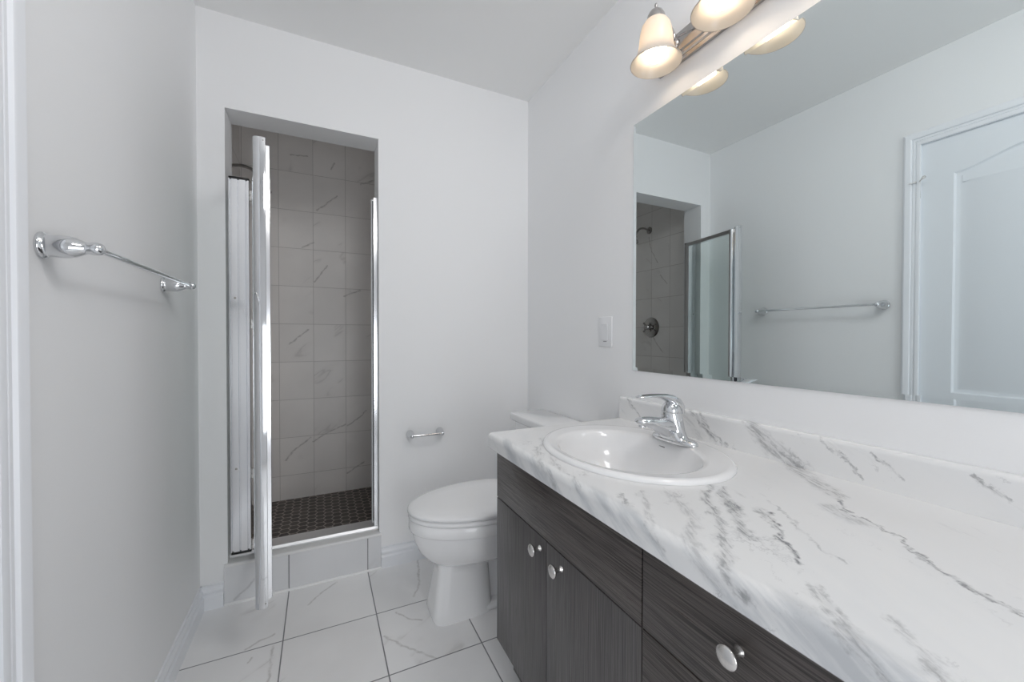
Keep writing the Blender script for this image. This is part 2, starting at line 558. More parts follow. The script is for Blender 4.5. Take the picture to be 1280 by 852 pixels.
# tiled curb under the shower door
cb = bmesh.new()
prism(cb, [(BY - 0.010, 0.0), (BY - 0.010, 0.160), (SH_IN + 0.01, 0.160), (SH_IN + 0.01, 0.0)], 0, 0.0815, 0.7055)
curb = struct('curb', cb, 'curbt', smooth=0)
cp = bmesh.new()
prof = [(BY - 0.011, 0.158), (BY - 0.012, 0.163), (BY - 0.009, 0.168), (BY - 0.004, 0.170), (SH_IN + 0.012, 0.170), (SH_IN + 0.012, 0.158)]
prism(cp, prof, 0, 0.0815, 0.7055)
struct('curb_cap', cp, 'capt', curb)
ck = bmesh.new()
tube(ck, [(0.0815, BY - 0.0115, 0.0035), (0.7055, BY - 0.0115, 0.0035)], 0.0058, 8)
struct('trim_caulk_line', ck, 'caulk')
# baseboards
bprof = [(0, 0), (0.015, 0), (0.015, 0.052), (0.0085, 0.058), (0.0080, 0.063), (0.012, 0.068), (0.012, 0.076), (0.006, 0.082), (0.0045, 0.089), (0.0065, 0.097), (0, 0.097)]
b1 = bmesh.new(); prism(b1, bprof, 1, DY1 + 0.06, BY)
struct('baseboard_left', b1, 'trim', smooth=25)
b2 = bmesh.new(); prism(b2, [(BY - a, b) for a, b in bprof], 0, 0.0, 0.0805)
prism(b2, [(BY - a, b) for a, b in bprof], 0, 0.7065, RX)
struct('baseboard_back', b2, 'trim', smooth=25)
b3 = bmesh.new(); prism(b3, [(RX - a, b) for a, b in bprof], 1, 1.215, BY - 0.014)
struct('baseboard_right', b3, 'trim', smooth=25)
b4 = bmesh.new(); prism(b4, bprof, 1, REAR, DY0 - 0.06)
struct('baseboard_rear_left', b4, 'trim', smooth=25)


# ------------------------------------------------------------------ door in the left wall
def door_loops():
    """upper arch-topped panel and lower panel; (y, z) outlines counter-clockwise"""
    c = (DY0 + DY1) / 2
    hw = 0.250
    up = [(c - hw, 0.865), (c + hw, 0.865)]
    N = 24
    for k in range(N + 1):
        t = k / N
        y = c + hw - 2 * hw * t
        s = 0.5 - 0.5 * math.cos(2 * PI * min(max(t, 0), 1))
        up.append((y, 1.855 + 0.062 * s ** 0.85))
    lo = [(c - hw, 0.20), (c + hw, 0.20), (c + hw, 0.72), (c - hw, 0.72)]
    return up, lo


bm = bmesh.new()
FX = -0.004
outer = [(DY0 + 0.003, 0.010), (DY1 - 0.004, 0.010), (DY1 - 0.004, DZ - 0.004), (DY0 + 0.003, DZ - 0.004)]
edges = []
ov = [bm.verts.new((FX, *p)) for p in outer]
for i in range(4):
    edges.append(bm.edges.new((ov[i], ov[(i + 1) % 4])))
loops = []
for lp in door_loops():
    rings = []
    for ins, dep in ((0, 0), (0.006, -0.009), (0.014, -0.0115), (0.022, -0.011), (0.052, -0.003)):
        q = offset_poly(lp, ins)
        rings.append([bm.verts.new((FX + dep, *p)) for p in q])
    for i in range(len(lp)):
        edges.append(bm.edges.new((rings[0][i], rings[0][(i + 1) % len(lp)])))
    for a, b in zip(rings, rings[1:]):
        for i in range(len(lp)):
            j = (i + 1) % len(lp)
            bm.faces.new((a[i], a[j], b[j], b[i]))
    bm.faces.new(rings[-1])
bmesh.ops.triangle_fill(bm, use_beauty=True, edges=edges)
bv = [bm.verts.new((FX - 0.035, *p)) for p in outer]
for i in range(4):
    bm.faces.new((ov[i], ov[(i + 1) % 4], bv[(i + 1) % 4], bv[i]))
bm.faces.new(bv)
door = struct('door_1', bm, 'door', smooth=30)
# jamb and stop
j = B((-0.12, 0.0, DY1 - 0.0035, DY1, 0, DZ), (-0.12, 0.0, DY0, DY0 + 0.0025, 0, DZ), (-0.12, 0.0, DY0, DY1, DZ - 0.0035, DZ),
      (-0.12, -0.042, DY1 - 0.02, DY1, 0, DZ), (-0.12, -0.042, DY0, DY0 + 0.02, 0, DZ))
struct('trim_door_jamb', j, 'trim', smooth=0)
# casing: colonial profile, distance from opening -> thickness
CP = [(-0.006, 0.0), (-0.006, 0.012), (0.001, 0.014), (0.006, 0.014), (0.008, 0.009), (0.012, 0.009), (0.014, 0.012), (0.020, 0.0125), (0.023, 0.010), (0.026, 0.0165), (0.030, 0.0185), (0.046, 0.0205), (0.0475, 0.016), (0.054, 0.014), (0.056, 0.011), (0.056, 0.0)]
cs = bmesh.new()
path = [lambda o: (DY1 + o, 0.0), lambda o: (DY1 + o, DZ + o), lambda o: (DY0 - o, DZ + o), lambda o: (DY0 - o, 0.0)]
rings = [[(t, *f(o)) for o, t in CP] for f in path]
loft(cs, rings)
struct('trim_door_casing', cs, 'trim', smooth=20)
# hinge with a hinge-pin stop
hg = bmesh.new()
lathe(hg, [(0.0001, -.040), (.004, -.039), (.0055, -.036), (.0055, .036), (.004, .039), (.0001, .042)], (0.007, DY1 - 0.001, 1.808), n=14)
hinge = obj('hinge', hg, 'nickel', door)
hs = bmesh.new()
tube(hs, [(0.008, DY1 - 0.002, 1.850), (0.026, DY1 - 0.014, 1.853), (0.042, DY1 - 0.026, 1.856)], 0.003, 8)
lathe(hs, [(.0001, 0), (.007, .001), (.007, .008), (.0001, .009)], (0.040, DY1 - 0.025, 1.855), (1, -1, 0.3), 12)
tube(hs, [(0.008, DY1 + 0.004, 1.850), (0.024, DY1 + 0.030, 1.848)], 0.0022, 8)
obj('hinge_stop', hs, 'nickel', hinge)
for hz in (0.25,):
    h2 = bmesh.new()
    lathe(h2, [(0.0001, -.048), (.004, -.046), (.0065, -.043), (.0065, .043), (.004, .046), (.0001, .05)], (0.006, DY1 - 0.002, hz), n=14)
    obj('hinge', h2, 'nickel', door)

# ------------------------------------------------------------------ shower: frame, door, head, valve
FRT = 1.785
fr = thing('shower_door_frame', 'chrome shower enclosure frame fixed inside the wall opening on the curb', 'shower frame', (0.40, 2.07, 0.17))
jb = bmesh.new()
# fluted left expander jamb
jp = [(0.0936, 2.046)]
for x0, x1 in ((0.0945, 0.104), (0.107, 0.131), (0.134, 0.160), (0.163, 0.172)):
    jp += [(x0, 2.046), (x0 + 0.0018, 2.041), (x1 - 0.0018, 2.041), (x1, 2.046)]
jp += [(0.172, 2.075), (0.0936, 2.075)]
prism(jb, jp, 2, 0.192, FRT)
lj = obj('jamb', jb, 'satin', fr, 25)
obj('jamb_cap', B((0.0985, 0.172, 2.036, 2.077, FRT, FRT + 0.008), bev=0.002), 'black', lj)
obj('jamb_foot', B((0.100, 0.172, 2.036, 2.077, 0.1855, 0.192), bev=0.001), 'black', lj)
for sz in (1.28, 0.55):
    s1 = bmesh.new()
    lathe(s1, [(.0001, 0.003), (.0035, .002), (.0045, 0)], (0.119, 2.0412, sz), (0, -1, 0), 12)
    obj('jamb_screw', s1, 'darkmetal', lj)
rj = bmesh.new()
prism(rj, [(0.6983, 2.042), (0.6983, 2.085), (0.676, 2.085), (0.676, 2.078), (0.684, 2.078), (0.684, 2.050), (0.680, 2.046), (0.680, 2.042)], 2, 0.188, FRT + 0.004)
rjo = obj('jamb', rj, 'satin', fr, 25)
obj('strike_seal', B((0.672, 0.6765, 2.060, 2.084, 0.20, FRT + 0.004), bev=0.001), 'plastic', rjo)
obj('strike_gap', B((0.677, 0.683, 2.0775, 2.0795, 0.20, FRT)), 'black', rjo)
th = bmesh.new()
prism(th, [(2.040, 0.1702), (2.040, 0.176), (2.046, 0.186), (2.052, 0.188), (2.085, 0.194), (2.104, 0.194), (2.108, 0.190), (2.108, 0.1702)], 0, 0.0936, 0.6982)
obj('threshold', th, 'sill', fr, 25)

# the open door: hinged at the left, leading edge towards the camera
HP = Vector((0.192, 2.035, 0))
EP = Vector((0.2665, 1.585, 0))
dv = (EP - HP).normalized()
nv_ = Vector((-dv.y, dv.x, 0))
if nv_.x < 0:
    nv_ = -nv_                       # pointing towards +x
L = (EP - HP).length
Z0, Z1 = 0.200, 1.782
sd = thing('shower_door', 'clear glass pivot shower door in chrome frame, swung open out of the shower', 'shower door', (HP.x, HP.y, 0.2))


def dprism(prof, z0, z1):
    """profile in (along, across) of the door plane, swept in z"""
    t = bmesh.new()
    pts = [HP + dv * a + nv_ * b for a, b in prof]
    return loft(t, [[(p.x, p.y, z0) for p in pts], [(p.x, p.y, z1) for p in pts]])


def rect(a0, a1, b0, b1):
    return [(a0, b0), (a1, b0), (a1, b1), (a0, b1)]


obj('glass', dprism(rect(0.020, L - 0.035, -0.003, 0.003), Z0 + 0.01, Z1 - 0.012), 'glass', sd, 0)
obj('hinge_stile', dprism(rect(0.0, 0.026, -0.010, 0.010), Z0, Z1), 'satin', sd, 25)
obj('inner_stile', dprism([(L - 0.058, -0.008), (L - 0.034, -0.008), (L - 0.034, 0.027), (L - 0.040, 0.029), (L - 0.052, 0.029), (L - 0.058, 0.027)], Z0 - 0.002, Z1 - 0.004), 'satin', sd, 25)
arc = [(L - 0.030, -0.022), (L - 0.012, -0.0225), (L - 0.004, -0.019), (L + 0.001, -0.011), (L + 0.003, -0.002), (L + 0.003, 0.012), (L + 0.001, 0.0135), (L - 0.030, 0.0135)]
ps = obj('leading_stile', dprism(arc, Z0 - 0.012, Z1 + 0.006), 'chrome', sd, 50)
for zz in (Z1 - 0.004, Z0 + 0.004):
    s2 = bmesh.new()
    pc = HP + dv * (L + 0.003) + nv_ * 0.006
    lathe(s2, [(.0001, .0015), (.002, .001), (.0025, 0)], (pc.x, pc.y, zz), dv, 10)
    obj('screw', s2, 'darkmetal', ps)
obj('top_rail', dprism(rect(0.0, L - 0.03, -0.011, 0.011), Z1 - 0.024, Z1), 'satin', sd, 25)
obj('bottom_rail', dprism(rect(0.0, L - 0.03, -0.011, 0.011), Z0, Z0 + 0.022), 'satin', sd, 25)
for hz in (1.715, 1.17, 0.53, 0.225):
    hb = bmesh.new()
    pc = HP + dv * 0.006 - nv_ * 0.013
    lathe(hb, [(.0001, -.022), (.008, -.020), (.008, -.004), (.005, -.003), (.005, .003), (.008, .004), (.008, .020), (.0001, .022)], (pc.x, pc.y, hz), n=14)
    t = dprism(rect(-0.012, 0.016, -0.013, -0.006), hz - 0.012, hz + 0.012)
    join(hb, t)
    obj('pivot_hinge', hb, 'nickel', sd)

# shower head on the tiled left wall
sh = thing('showerhead', 'chrome shower head on a bent arm high on the shower wall', 'shower head', (0, 2.595, 2.03))
fl = bmesh.new()
lathe(fl, [(.0001, 0), (.030, 0), (.030, .003), (.024, .009), (.014, .013), (.0001, .014)], (0, 2.595, 2.03), (1, 0, 0), 28)
obj('flange', fl, 'dchrome', sh)
am = bmesh.new()
apts = catmull([(0.005, 2.595, 2.03), (0.06, 2.595, 2.040), (0.11, 2.595, 2.030), (0.145, 2.595, 1.995), (0.155, 2.595, 1.965)], 6)
tube(am, apts, 0.0085, 12)
obj('arm', am, 'dchrome', sh)
hd = bmesh.new()
lathe(hd, [(.0001, 0), (.011, 0), (.014, .010), (.012, .020), (.018, .030), (.032, .052), (.034, .060), (.030, .064), (.0001, .062)], (0.155, 2.595, 1.968), (0.30, 0, -1), 28)
obj('head', hd, 'dchrome', sh)
# valve
va = thing('shower_valve', 'round chrome shower valve with a cross handle on the shower wall', 'shower valve', (0, 2.566, 1.195))
pl = bmesh.new()
lathe(pl, [(.0001, 0), (.085, 0), (.086, .003), (.078, .009), (.060, .012), (.030, .015), (.0001, .015)], (0, 2.566, 1.195), (1, 0, 0), 40)
obj('escutcheon', pl, 'dchrome', va)
st = bmesh.new()
lathe(st, [(.022, .012), (.020, .035), (.016, .045), (.0001, .046)], (0, 2.566, 1.195), (1, 0, 0), 24)
obj('stem', st, 'dchrome', va)
hn = bmesh.new()
lathe(hn, [(.0001, .040), (.020, .042), (.022, .052), (.015, .062), (.0001, .064)], (0, 2.566, 1.195), (1, 0, 0), 24)
for k in range(4):
    a = PI / 4 + k * PI / 2
    d = Vector((0, math.cos(a), math.sin(a)))
    c0 = Vector((0.052, 2.566, 1.195))
    tube(hn, [c0 + d * .012, c0 + d * .040, c0 + d * .052, c0 + d * .057], [.006, .0065, .009, .003], 12)
obj('handle', hn, 'dchrome', va)


# ------------------------------------------------------------------ towel bar and paper holder
def post(bm, o, axis, s=1.0):
    lathe(bm, [(.0001, 0), (.0235, 0), (.0240, .002), (.0232, .005), (.0205, .0075), (.0195, .0085), (.0195, .014), (.0205, .026), (.0200, .036),
               (.0175, .045), (.0135, .053), (.0108, .059), (.0105, .062), (.0118, .068), (.0120, .073), (.0105, .079), (.006, .083), (.0001, .084)],
          o, axis, 32) if s == 1.0 else \
        lathe(bm, [(r * s, h * s2) for (r, h), s2 in zip(
            [(.0001, 0), (.0235, 0), (.0240, .002), (.0232, .005), (.0205, .0075), (.0195, .014), (.0200, .030), (.0150, .045), (.0105, .058),
             (.0118, .066), (.0105, .074), (.006, .078), (.0001, .079)], [s] * 13)], o, axis, 24)
    return bm


tb = thing('towel_bar', 'chrome towel bar on two posts along the left wall', 'towel bar', (0, 1.30, 1.279))
for yy in (1.0, 1.604):
    obj('post', post(bmesh.new(), (0, yy, 1.279), (1, 0, 0)), 'chrome', tb, 60)
br = bmesh.new(); tube(br, [(0.071, 1.0, 1.279), (0.071, 1.604, 1.279)], 0.0058, 14)
obj('bar', br, 'chrome', tb)

tp = thing('toilet_paper_holder', 'empty chrome toilet paper holder on the back wall beside the toilet', 'paper holder', (0.92, BY, 0.63))
for xx in (0.845, 0.995):
    obj('post', post(bmesh.new(), (xx, BY, 0.632), (0, -1, 0), 0.82), 'chrome', tp, 60)
br = bmesh.new(); tube(br, [(0.845, BY - 0.056, 0.632), (0.995, BY - 0.056, 0.632)], 0.0062, 14)
obj('roller', br, 'chrome', tp)

# rocker switch on the right wall
sw = thing('wall_switch', 'white rocker switch plate on the wall left of the mirror', 'switch', (RX, 1.3145, 1.138))
obj('plate', B((RX - 0.006, RX - 0.0002, 1.2735, 1.3555, 1.077, 1.199), bev=0.0025), 'plastic', sw)
rk = bmesh.new()
prism(rk, [(RX - 0.0055, 1.104), (RX - 0.0085, 1.105), (RX - 0.0065, 1.138), (RX - 0.0105, 1.171), (RX - 0.0055, 1.172)], 1, 1.298, 1.331)
obj('rocker', rk, 'plastic', sw, 20)
obj('indicator', B((RX - 0.0068, RX - 0.0055, 1.304, 1.325, 1.0965, 1.0995)), 'grey', sw)

# ------------------------------------------------------------------ vanity cabinet, countertop, sink, faucet
VF = 0.965
VY0, VY1 = -0.190, 1.197
vc = thing('vanity_cabinet', 'dark wood bathroom vanity cabinet with doors and drawers beneath the marble counter', 'cabinet', (1.23, 0.5, 0))
T = 0.018
obj('carcass', B((VF + T + .001, RX - 0.002, VY0, VY0 + .016, 0.122, 0.752), (VF + T + .001, RX - 0.002, VY1 - .016, VY1, 0.122, 0.752),
                 (VF + T + .001, RX - 0.002, VY0, VY1, 0.122, 0.14), (VF + T + .001, VF + T + .016, VY0, VY1, 0.122, 0.640),
                 (VF + T + .001, VF + T + .012, VY0, VY1, 0.640, 0.752),
                 (RX - .010, RX - 0.002, VY0, VY1, 0.122, 0.752)), 'woodk', vc, 0)
obj('toe_kick', B((1.025, 1.043, VY0 + 0.004, VY1 - 0.004, 0, 0.123), (1.043, RX - 0.002, VY1 - 0.020, VY1 - 0.004, 0, 0.123),
                  (1.043, RX - 0.002, VY0 + 0.004, VY0 + 0.020, 0, 0.123)), 'woodv', vc, 0)
G = 0.0015


def front(name, y0, y1, z0, z1, mat):
    return obj(name, B((VF, VF + T, y0 + G, y1 - G, z0 + G, z1 - G), bev=0.0012), mat, vc, 30)


def knob(parent, y, z):
    k = bmesh.new()
    lathe(k, [(.0001, 0), (.0085, 0), (.0085, .002), (.0066, .004), (.0062, .015), (.0080, .0195), (.0140, .0225), (.0158, .0245), (.0158, .0275), (.0150, .0285), (.0115, .0305),
              (.0060, .0318), (.0001, .0322)], (VF, y, z), (-1, 0, 0), 32)
    obj('knob', k, 'nickel', parent, 60)


front('false_front', 0.5415, VY1, 0.5935, 0.744, 'woodh')
d1 = front('door', 0.8783, VY1, 0.122, 0.5935, 'woodv'); knob(d1, 0.911, 0.560)
d2 = front('door', 0.5415, 0.8783, 0.122, 0.5935, 'woodv'); knob(d2, 0.8075, 0.5595)
a1 = front('drawer', 0.1700, 0.5415, 0.5935, 0.744, 'woodh'); knob(a1, 0.3565, 0.684)
a2 = front('drawer', 0.1700, 0.5415, 0.3600, 0.5935, 'woodh'); knob(a2, 0.3565, 0.480)
a3 = front('drawer', 0.1700, 0.5415, 0.1220, 0.3600, 'woodh'); knob(a3, 0.3565, 0.240)
d3 = front('door', VY0, 0.1700, 0.122, 0.744, 'woodv'); knob(d3, 0.135, 0.60)

# post-formed counter: rolled front edge, cove, splash, with the sink opening cut out
CT = 0.8032
cx0, cyl, cyr = 0.938, 1.208, -0.20
SX, SY, SA, SB = 1.2188, 0.8565, 0.2246, 0.2790      # sink ellipse
top = bmesh.new()
fp = []
for k in range(9):                                   # rolled front edge, bottom to top
    a = -PI / 2 * 0.15 + (PI / 2 * 1.15) * k / 8
    fp.append((cx0 + 0.016 - 0.016 * math.cos(a), CT - 0.016 + 0.016 * math.sin(a)))
prof = [(cx0 + 0.022, 0.7525), (cx0 + 0.006, 0.7525), (cx0 + 0.001, 0.757)] + fp + [(RX - 0.0205, CT), (RX - 0.0205, 0.7525)]
prism(top, prof, 1, cyr, cyl)
ctop = obj('countertop', top, 'marble', None, 30)
cut = bmesh.new()
loft(cut, [[(1.200 + 0.182 * math.cos(2 * PI * k / 64), 0.852 + 0.226 * math.sin(2 * PI * k / 64), z) for k in range(64)] for z in (0.70, 0.85)])
cutter = obj('cutter', cut, 'marble', None, 0)
md = ctop.modifiers.new('hole', 'BOOLEAN')
md.operation = 'DIFFERENCE'
md.object = cutter
md.solver = 'EXACT'
bpy.context.view_layer.update()
dg = bpy.context.evaluated_depsgraph_get()
nm = bpy.data.meshes.new_from_object(ctop.evaluated_get(dg))
ctop.modifiers.clear()
ctop.data = nm
bpy.data.objects.remove(cutter)
tag(ctop, 'white marble countertop with grey veins on the dark vanity, under the sink', 'countertop')
sp = bmesh.new()
sprof = [(RX - 0.0005, 0.7525), (RX - 0.0200, 0.7525), (RX - 0.0200, 0.876)]
for k in range(7):
    a = PI - (PI / 2) * k / 6
    sprof.append((RX - 0.0100 + 0.0100 * math.cos(a), 0.8767 + 0.0100 * math.sin(a)))
sprof.append((RX - 0.0005, 0.8867))
prism(sp, sprof, 1, cyr, cyl)
obj('backsplash', sp, 'marble', ctop, 30)

# drop-in oval basin
NS = 72


def oval(cx, cyy, a, b, z, e=2.0):
    r = []
    for k in range(NS):
        t = 2 * PI * k / NS
        c, s = math.cos(t), math.sin(t)
        r.append((cx + a * math.copysign(abs(c) ** (2 / e), c), cyy + b * math.copysign(abs(s) ** (2 / e), s), z))
    return r


bx, by_, ba, bb = 1.1985, 0.851, 0.1720, 0.2120
sk = bmesh.new()
rings = [oval(SX, SY, SA - 0.012, SB - 0.012, CT + 0.001), oval(SX, SY, SA, SB, CT + 0.0006), oval(SX, SY, SA + 0.0005, SB + 0.0005, CT + 0.004),
         oval(SX, SY, SA - 0.004, SB - 0.004, CT + 0.0092), oval(SX, SY, SA - 0.010, SB - 0.010, CT + 0.0118), oval(SX, SY, SA - 0.017, SB - 0.017, CT + 0.0115),
         oval(SX - .004, SY - .001, SA - 0.022, SB - 0.026, CT + 0.0100),
         oval(bx + .003, by_ + .001, ba + 0.010, bb + 0.012, CT + 0.0105), oval(bx, by_, ba + 0.002, bb + 0.003, CT + 0.0085), oval(bx, by_, ba - 0.004, bb - 0.004, CT + 0.002)]
for z, f in ((-0.02, 0.945), (-0.05, 0.87), (-0.08, 0.77), (-0.105, 0.63), (-0.122, 0.46), (-0.131, 0.28), (-0.135, 0.12)):
    rings.append(oval(bx + 0.02 * (1 - f), by_, ba * f, bb * f, CT + z))
# underside
rings += [oval(bx + 0.018, by_, 0.030, 0.030, CT - 0.142)]
for z, f in ((-0.138, 0.46), (-0.118, 0.70), (-0.085, 0.85), (-0.05, 0.935), (-0.02, 1.0)):
    rings.append(oval(bx + 0.02 * (1 - f), by_, ba * f + 0.004, bb * f + 0.004, CT + z))
loft(sk, rings, False, False)
sink = thing('sink', 'white oval drop-in basin set into the marble counter', 'sink', (SX, SY, CT))
obj('basin', sk, 'porcelain', sink, 60)
dr = bmesh.new()
lathe(dr, [(.0001, .001), (.016, .001), (.021, .003), (.024, .002), (.024, -.004)], (bx + 0.0176, by_, CT - 0.1335), n=28)
obj('drain', dr, 'chrome', sink)
ovf = bmesh.new()
box(ovf, -0.0012, 0.0012, -0.015, 0.015, -0.0022, 0.0022, bev=0.001)
bmesh.ops.transform(ovf, matrix=Matrix.Translation((bx + ba * 0.955, by_ + 0.03, CT - 0.0135)) @ Matrix.Rotation(-0.5, 4, 'Y'), verts=ovf.verts)
obj('overflow_slot', ovf, 'grey', sink)

# faucet
FXc, FY, FZ = 1.378, 0.845, CT + 0.0112
fa = thing('faucet', 'chrome single lever faucet standing on the rear rim of the sink', 'faucet', (FXc, FY, FZ))


def sup(cx, cyy, a, b, z, n=40, e=2.4):
    r = []
    for k in range(n):
        t = 2 * PI * k / n
        c, s = math.cos(t), math.sin(t)
        r.append((cx + a * math.copysign(abs(c) ** (2 / e), c), cyy + b * math.copysign(abs(s) ** (2 / e), s), z))
    return r


bp = bmesh.new()
loft(bp, [sup(FXc, FY, .026, .078, FZ - 0.002), sup(FXc, FY, .0265, .0785, FZ + .004), sup(FXc, FY, .0245, .0745, FZ + .009), sup(FXc, FY, .021, .060, FZ + .013),
          sup(FXc, FY, .010, .03, FZ + .0145)])
obj('base_plate', bp, 'chrome', fa, 60)
bd = bmesh.new()
loft(bd, [sup(FXc - .002, FY, .0262, .056, FZ + .007, e=2.2), sup(FXc - .003, FY, .0290, .042, FZ + .018, e=2.1), sup(FXc - .004, FY, .0300, .0345, FZ + .032, e=2),
          sup(FXc - .006, FY, .0300, .0305, FZ + .055, e=2), sup(FXc - .011, FY, .0285, .0280, FZ + .080, e=2), sup(FXc - .014, FY, .024, .024, FZ + .090, e=2)])
obj('body', bd, 'chrome', fa, 60)
spt = bmesh.new()
path = [(1.385, .848, .029, .030), (1.350, .856, .0285, .0285), (1.320, .866, .027, .0235), (1.295, .8735, .025, .0185), (1.270, .8795, .0225, .0145), (1.252, .8815, .020, .0120), (1.241, .8810, .0155, .0095), (1.2355, .880, .007, .004)]
rings = []
for i, (x, z, wy, hz) in enumerate(path):
    a, b = path[max(i - 1, 0)], path[min(i + 1, len(path) - 1)]
    d = Vector((b[0] - a[0], 0, b[1] - a[1])).normalized()
    up = Vector((-d.z, 0, d.x)) * -1
    rings.append([Vector((x, FY, z)) + Vector((0, 1, 0)) * wy * math.cos(t) + up * hz * math.sin(t) for t in [2 * PI * k / 24 for k in range(24)]])
loft(spt, rings)
spo = obj('spout', spt, 'chrome', fa, 60)
ae = bmesh.new()
lathe(ae, [(.0001, 0), (.0095, 0), (.0100, -.010), (.0085, -.011), (.0001, -.009)], (1.254, FY, .876), n=20)
obj('aerator', ae, 'chrome', spo)
lv = bmesh.new()
path = [(1.398, .896, .020, .010), (1.391, .914, .0245, .015), (1.378, .928, .026, .0165), (1.360, .938, .0245, .0135), (1.338, .945, .0225, .0095), (1.310, .9495, .0200, .0060), (1.280, .9515, .0180, .0045), (1.252, .9510, .0160, .0036), (1.239, .9502, .0110, .0026), (1.234, .950, .004, .0015)]
rings = []
for i, (x, z, wy, hz) in enumerate(path):
    a, b = path[max(i - 1, 0)], path[min(i + 1, len(path) - 1)]
    d = Vector((b[0] - a[0], 0, b[1] - a[1])).normalized()
    up = Vector((d.z, 0, -d.x))
    rings.append([Vector((x, FY, z)) + Vector((0, 1, 0)) * wy * math.cos(t) + up * hz * math.sin(t) for t in [2 * PI * k / 24 for k in range(24)]])
loft(lv, rings)
lathe(lv, [(.0001, -.004), (.0260, -.004), (.0275, .002), (.0260, .014), (.021, .025), (.012, .032), (.0001, .034)], (FXc - .011, FY, FZ + .084), (-0.15, 0, 1), 28)
obj('lever_handle', lv, 'chrome', fa, 60)
rd = bmesh.new()
tube(rd, [(1.402, FY, FZ + .008), (1.410, FY, FZ + .05)], .0022, 8)
lathe(rd, [(.0001, 0), (.004, .001), (.005, .005), (.003, .009), (.0001, .010)], (1.410, FY, FZ + .048), n=12)
obj('lift_rod', rd, 'chrome', fa)

# ------------------------------------------------------------------ mirror
MY0, MY1, MZ0, MZ1 = 0.04, 1.1555, 0.9915, 1.9055
mi = thing('wall_mirror', 'large frameless mirror on the wall above the marble counter', 'mirror', (RX, 0.6, MZ0))
mb = bmesh.new()


def mring(ins, x):
    return [(x, MY0 + ins, MZ0 + ins), (x, MY1 - ins, MZ0 + ins), (x, MY1 - ins, MZ1 - ins), (x, MY0 + ins, MZ1 - ins)]


loft(mb, [mring(0, RX - 0.0035), mring(0.012, RX - 0.0042)], False, True)
obj('mirror_face', mb, 'mirror', mi, 0)
me_ = bmesh.new()
loft(me_, [mring(0, RX - 0.0004), mring(0, RX - 0.0035)], True, False)
obj('mirror_edge', me_, 'medge', mi, 0)

# ------------------------------------------------------------------ vanity light bar
vl = thing('vanity_light', 'chrome bar light with white bell glass shades above the mirror', 'wall light', (RX, 0.598, 2.055))
LX, LZ = 1.397, 1.976
BY0, BY1 = 0.168, 1.030
bpm = bmesh.new()
steps = [(0.0003, 0.0), (0.010, 0.0), (0.012, 0.004), (0.0135, 0.012), (0.020, 0.014), (0.0225, 0.022), (0.028, 0.024), (0.031, 0.030)]


def bring(dx, ins):
    return [(RX - dx, BY0 + ins, 2.007 + ins), (RX - dx, BY1 - ins, 2.007 + ins), (RX - dx, BY1 - ins, 2.106 - ins), (RX - dx, BY0 + ins, 2.106 - ins)]


loft(bpm, [bring(a, b) for a, b in steps])
obj('backplate', bpm, 'fixture', vl, 30)
for k in range(4):
    y = 0.943 - 0.2300 * k
    ar = bmesh.new()
    tube(ar, catmull([(RX - .030, y, 2.056), (1.470, y, 2.060), (1.4755, y, 2.084), (1.460, y, 2.106), (1.435, y, 2.124), (1.408, y, 2.132), (LX, y, 2.128)], 6), 0.0055, 12)
    lathe(ar, [(.0001, 0), (.018, 0), (.018, .004), (.010, .009), (.0001, .010)], (RX - .031, y, 2.056), (-1, 0, 0), 20)
    arm = obj('arm', ar, 'fixture', vl, 60)
    cu = bmesh.new()
    lathe(cu, [(.0001, 2.150 + .012), (.004, 2.160), (.0055, 2.155), (.0035, 2.149), (.0045, 2.145), (.012, 2.141), (.020, 2.134), (.0265, 2.122), (.029, 2.108), (.029, 2.099), (.026, 2.098), (.0001, 2.100)], (LX, y, 0), n=28)
    obj('socket_cup', cu, 'fixture', arm, 60)
    so = bmesh.new()
    outer_ = [(.024, 2.107), (.034, 2.103), (.0425, 2.090), (.0475, 2.070), (.0500, 2.048), (.0520, 2.026), (.0570, 2.006), (.0670, 1.9885), (.0772, 1.9765)]
    inner_ = [(.0745, 1.9768), (.0642, 1.9885), (.0540, 2.006), (.0490, 2.026), (.0470, 2.048), (.0445, 2.070), (.0395, 2.088), (.032, 2.099), (.024, 2.103)]
    prof_ = outer_ + [(.0770, 1.9748), (.0750, 1.9748)] + inner_
    n = 40
    rings = [[(LX + r * math.cos(2 * PI * i / n), y + r * math.sin(2 * PI * i / n), z) for i in range(n)] for r, z in prof_]
    loft(so, rings + [rings[0]], False, False)
    bmesh.ops.remove_doubles(so, verts=so.verts, dist=1e-6)
    obj('shade', so, 'shade', vl, 60)
    bu = bmesh.new()
    cz_, R_ = 2.013, 0.033
    bprof2 = [(.0001, cz_ - R_)] + [(R_ * math.sin(PI * i / 12), cz_ - R_ * math.cos(PI * i / 12)) for i in range(1, 9)] + [(.0200, cz_ + .036), (.0145, cz_ + .050), (.0140, cz_ + .082), (.0001, cz_ + .083)]
    lathe(bu, bprof2, (LX, y, 0), n=28)
    obj('bulb', bu, 'bulb', vl, 60)

# ------------------------------------------------------------------ toilet
TY = 1.573
to = thing('toilet', 'white toilet with closed lid beside the vanity at the back wall', 'toilet', (1.15, TY, 0))
NT_ = 64


def egg(xf, xb, hw, z, xm=None, eb=2.6, ef=2.0):
    """outline with a rounded front (towards -x) and a squarer back"""
    xm = xb - (xb - xf) * 0.42 if xm is None else xm
    r = []
    for k in range(NT_):
        t = 2 * PI * k / NT_
        c, s = math.cos(t), math.sin(t)
        e = eb if c > 0 else ef
        ax = (xb - xm) if c > 0 else (xm - xf)
        r.append((xm + ax * math.copysign(abs(c) ** (2 / e), c), TY + hw * math.copysign(abs(s) ** (2 / e), s), z))
    return r


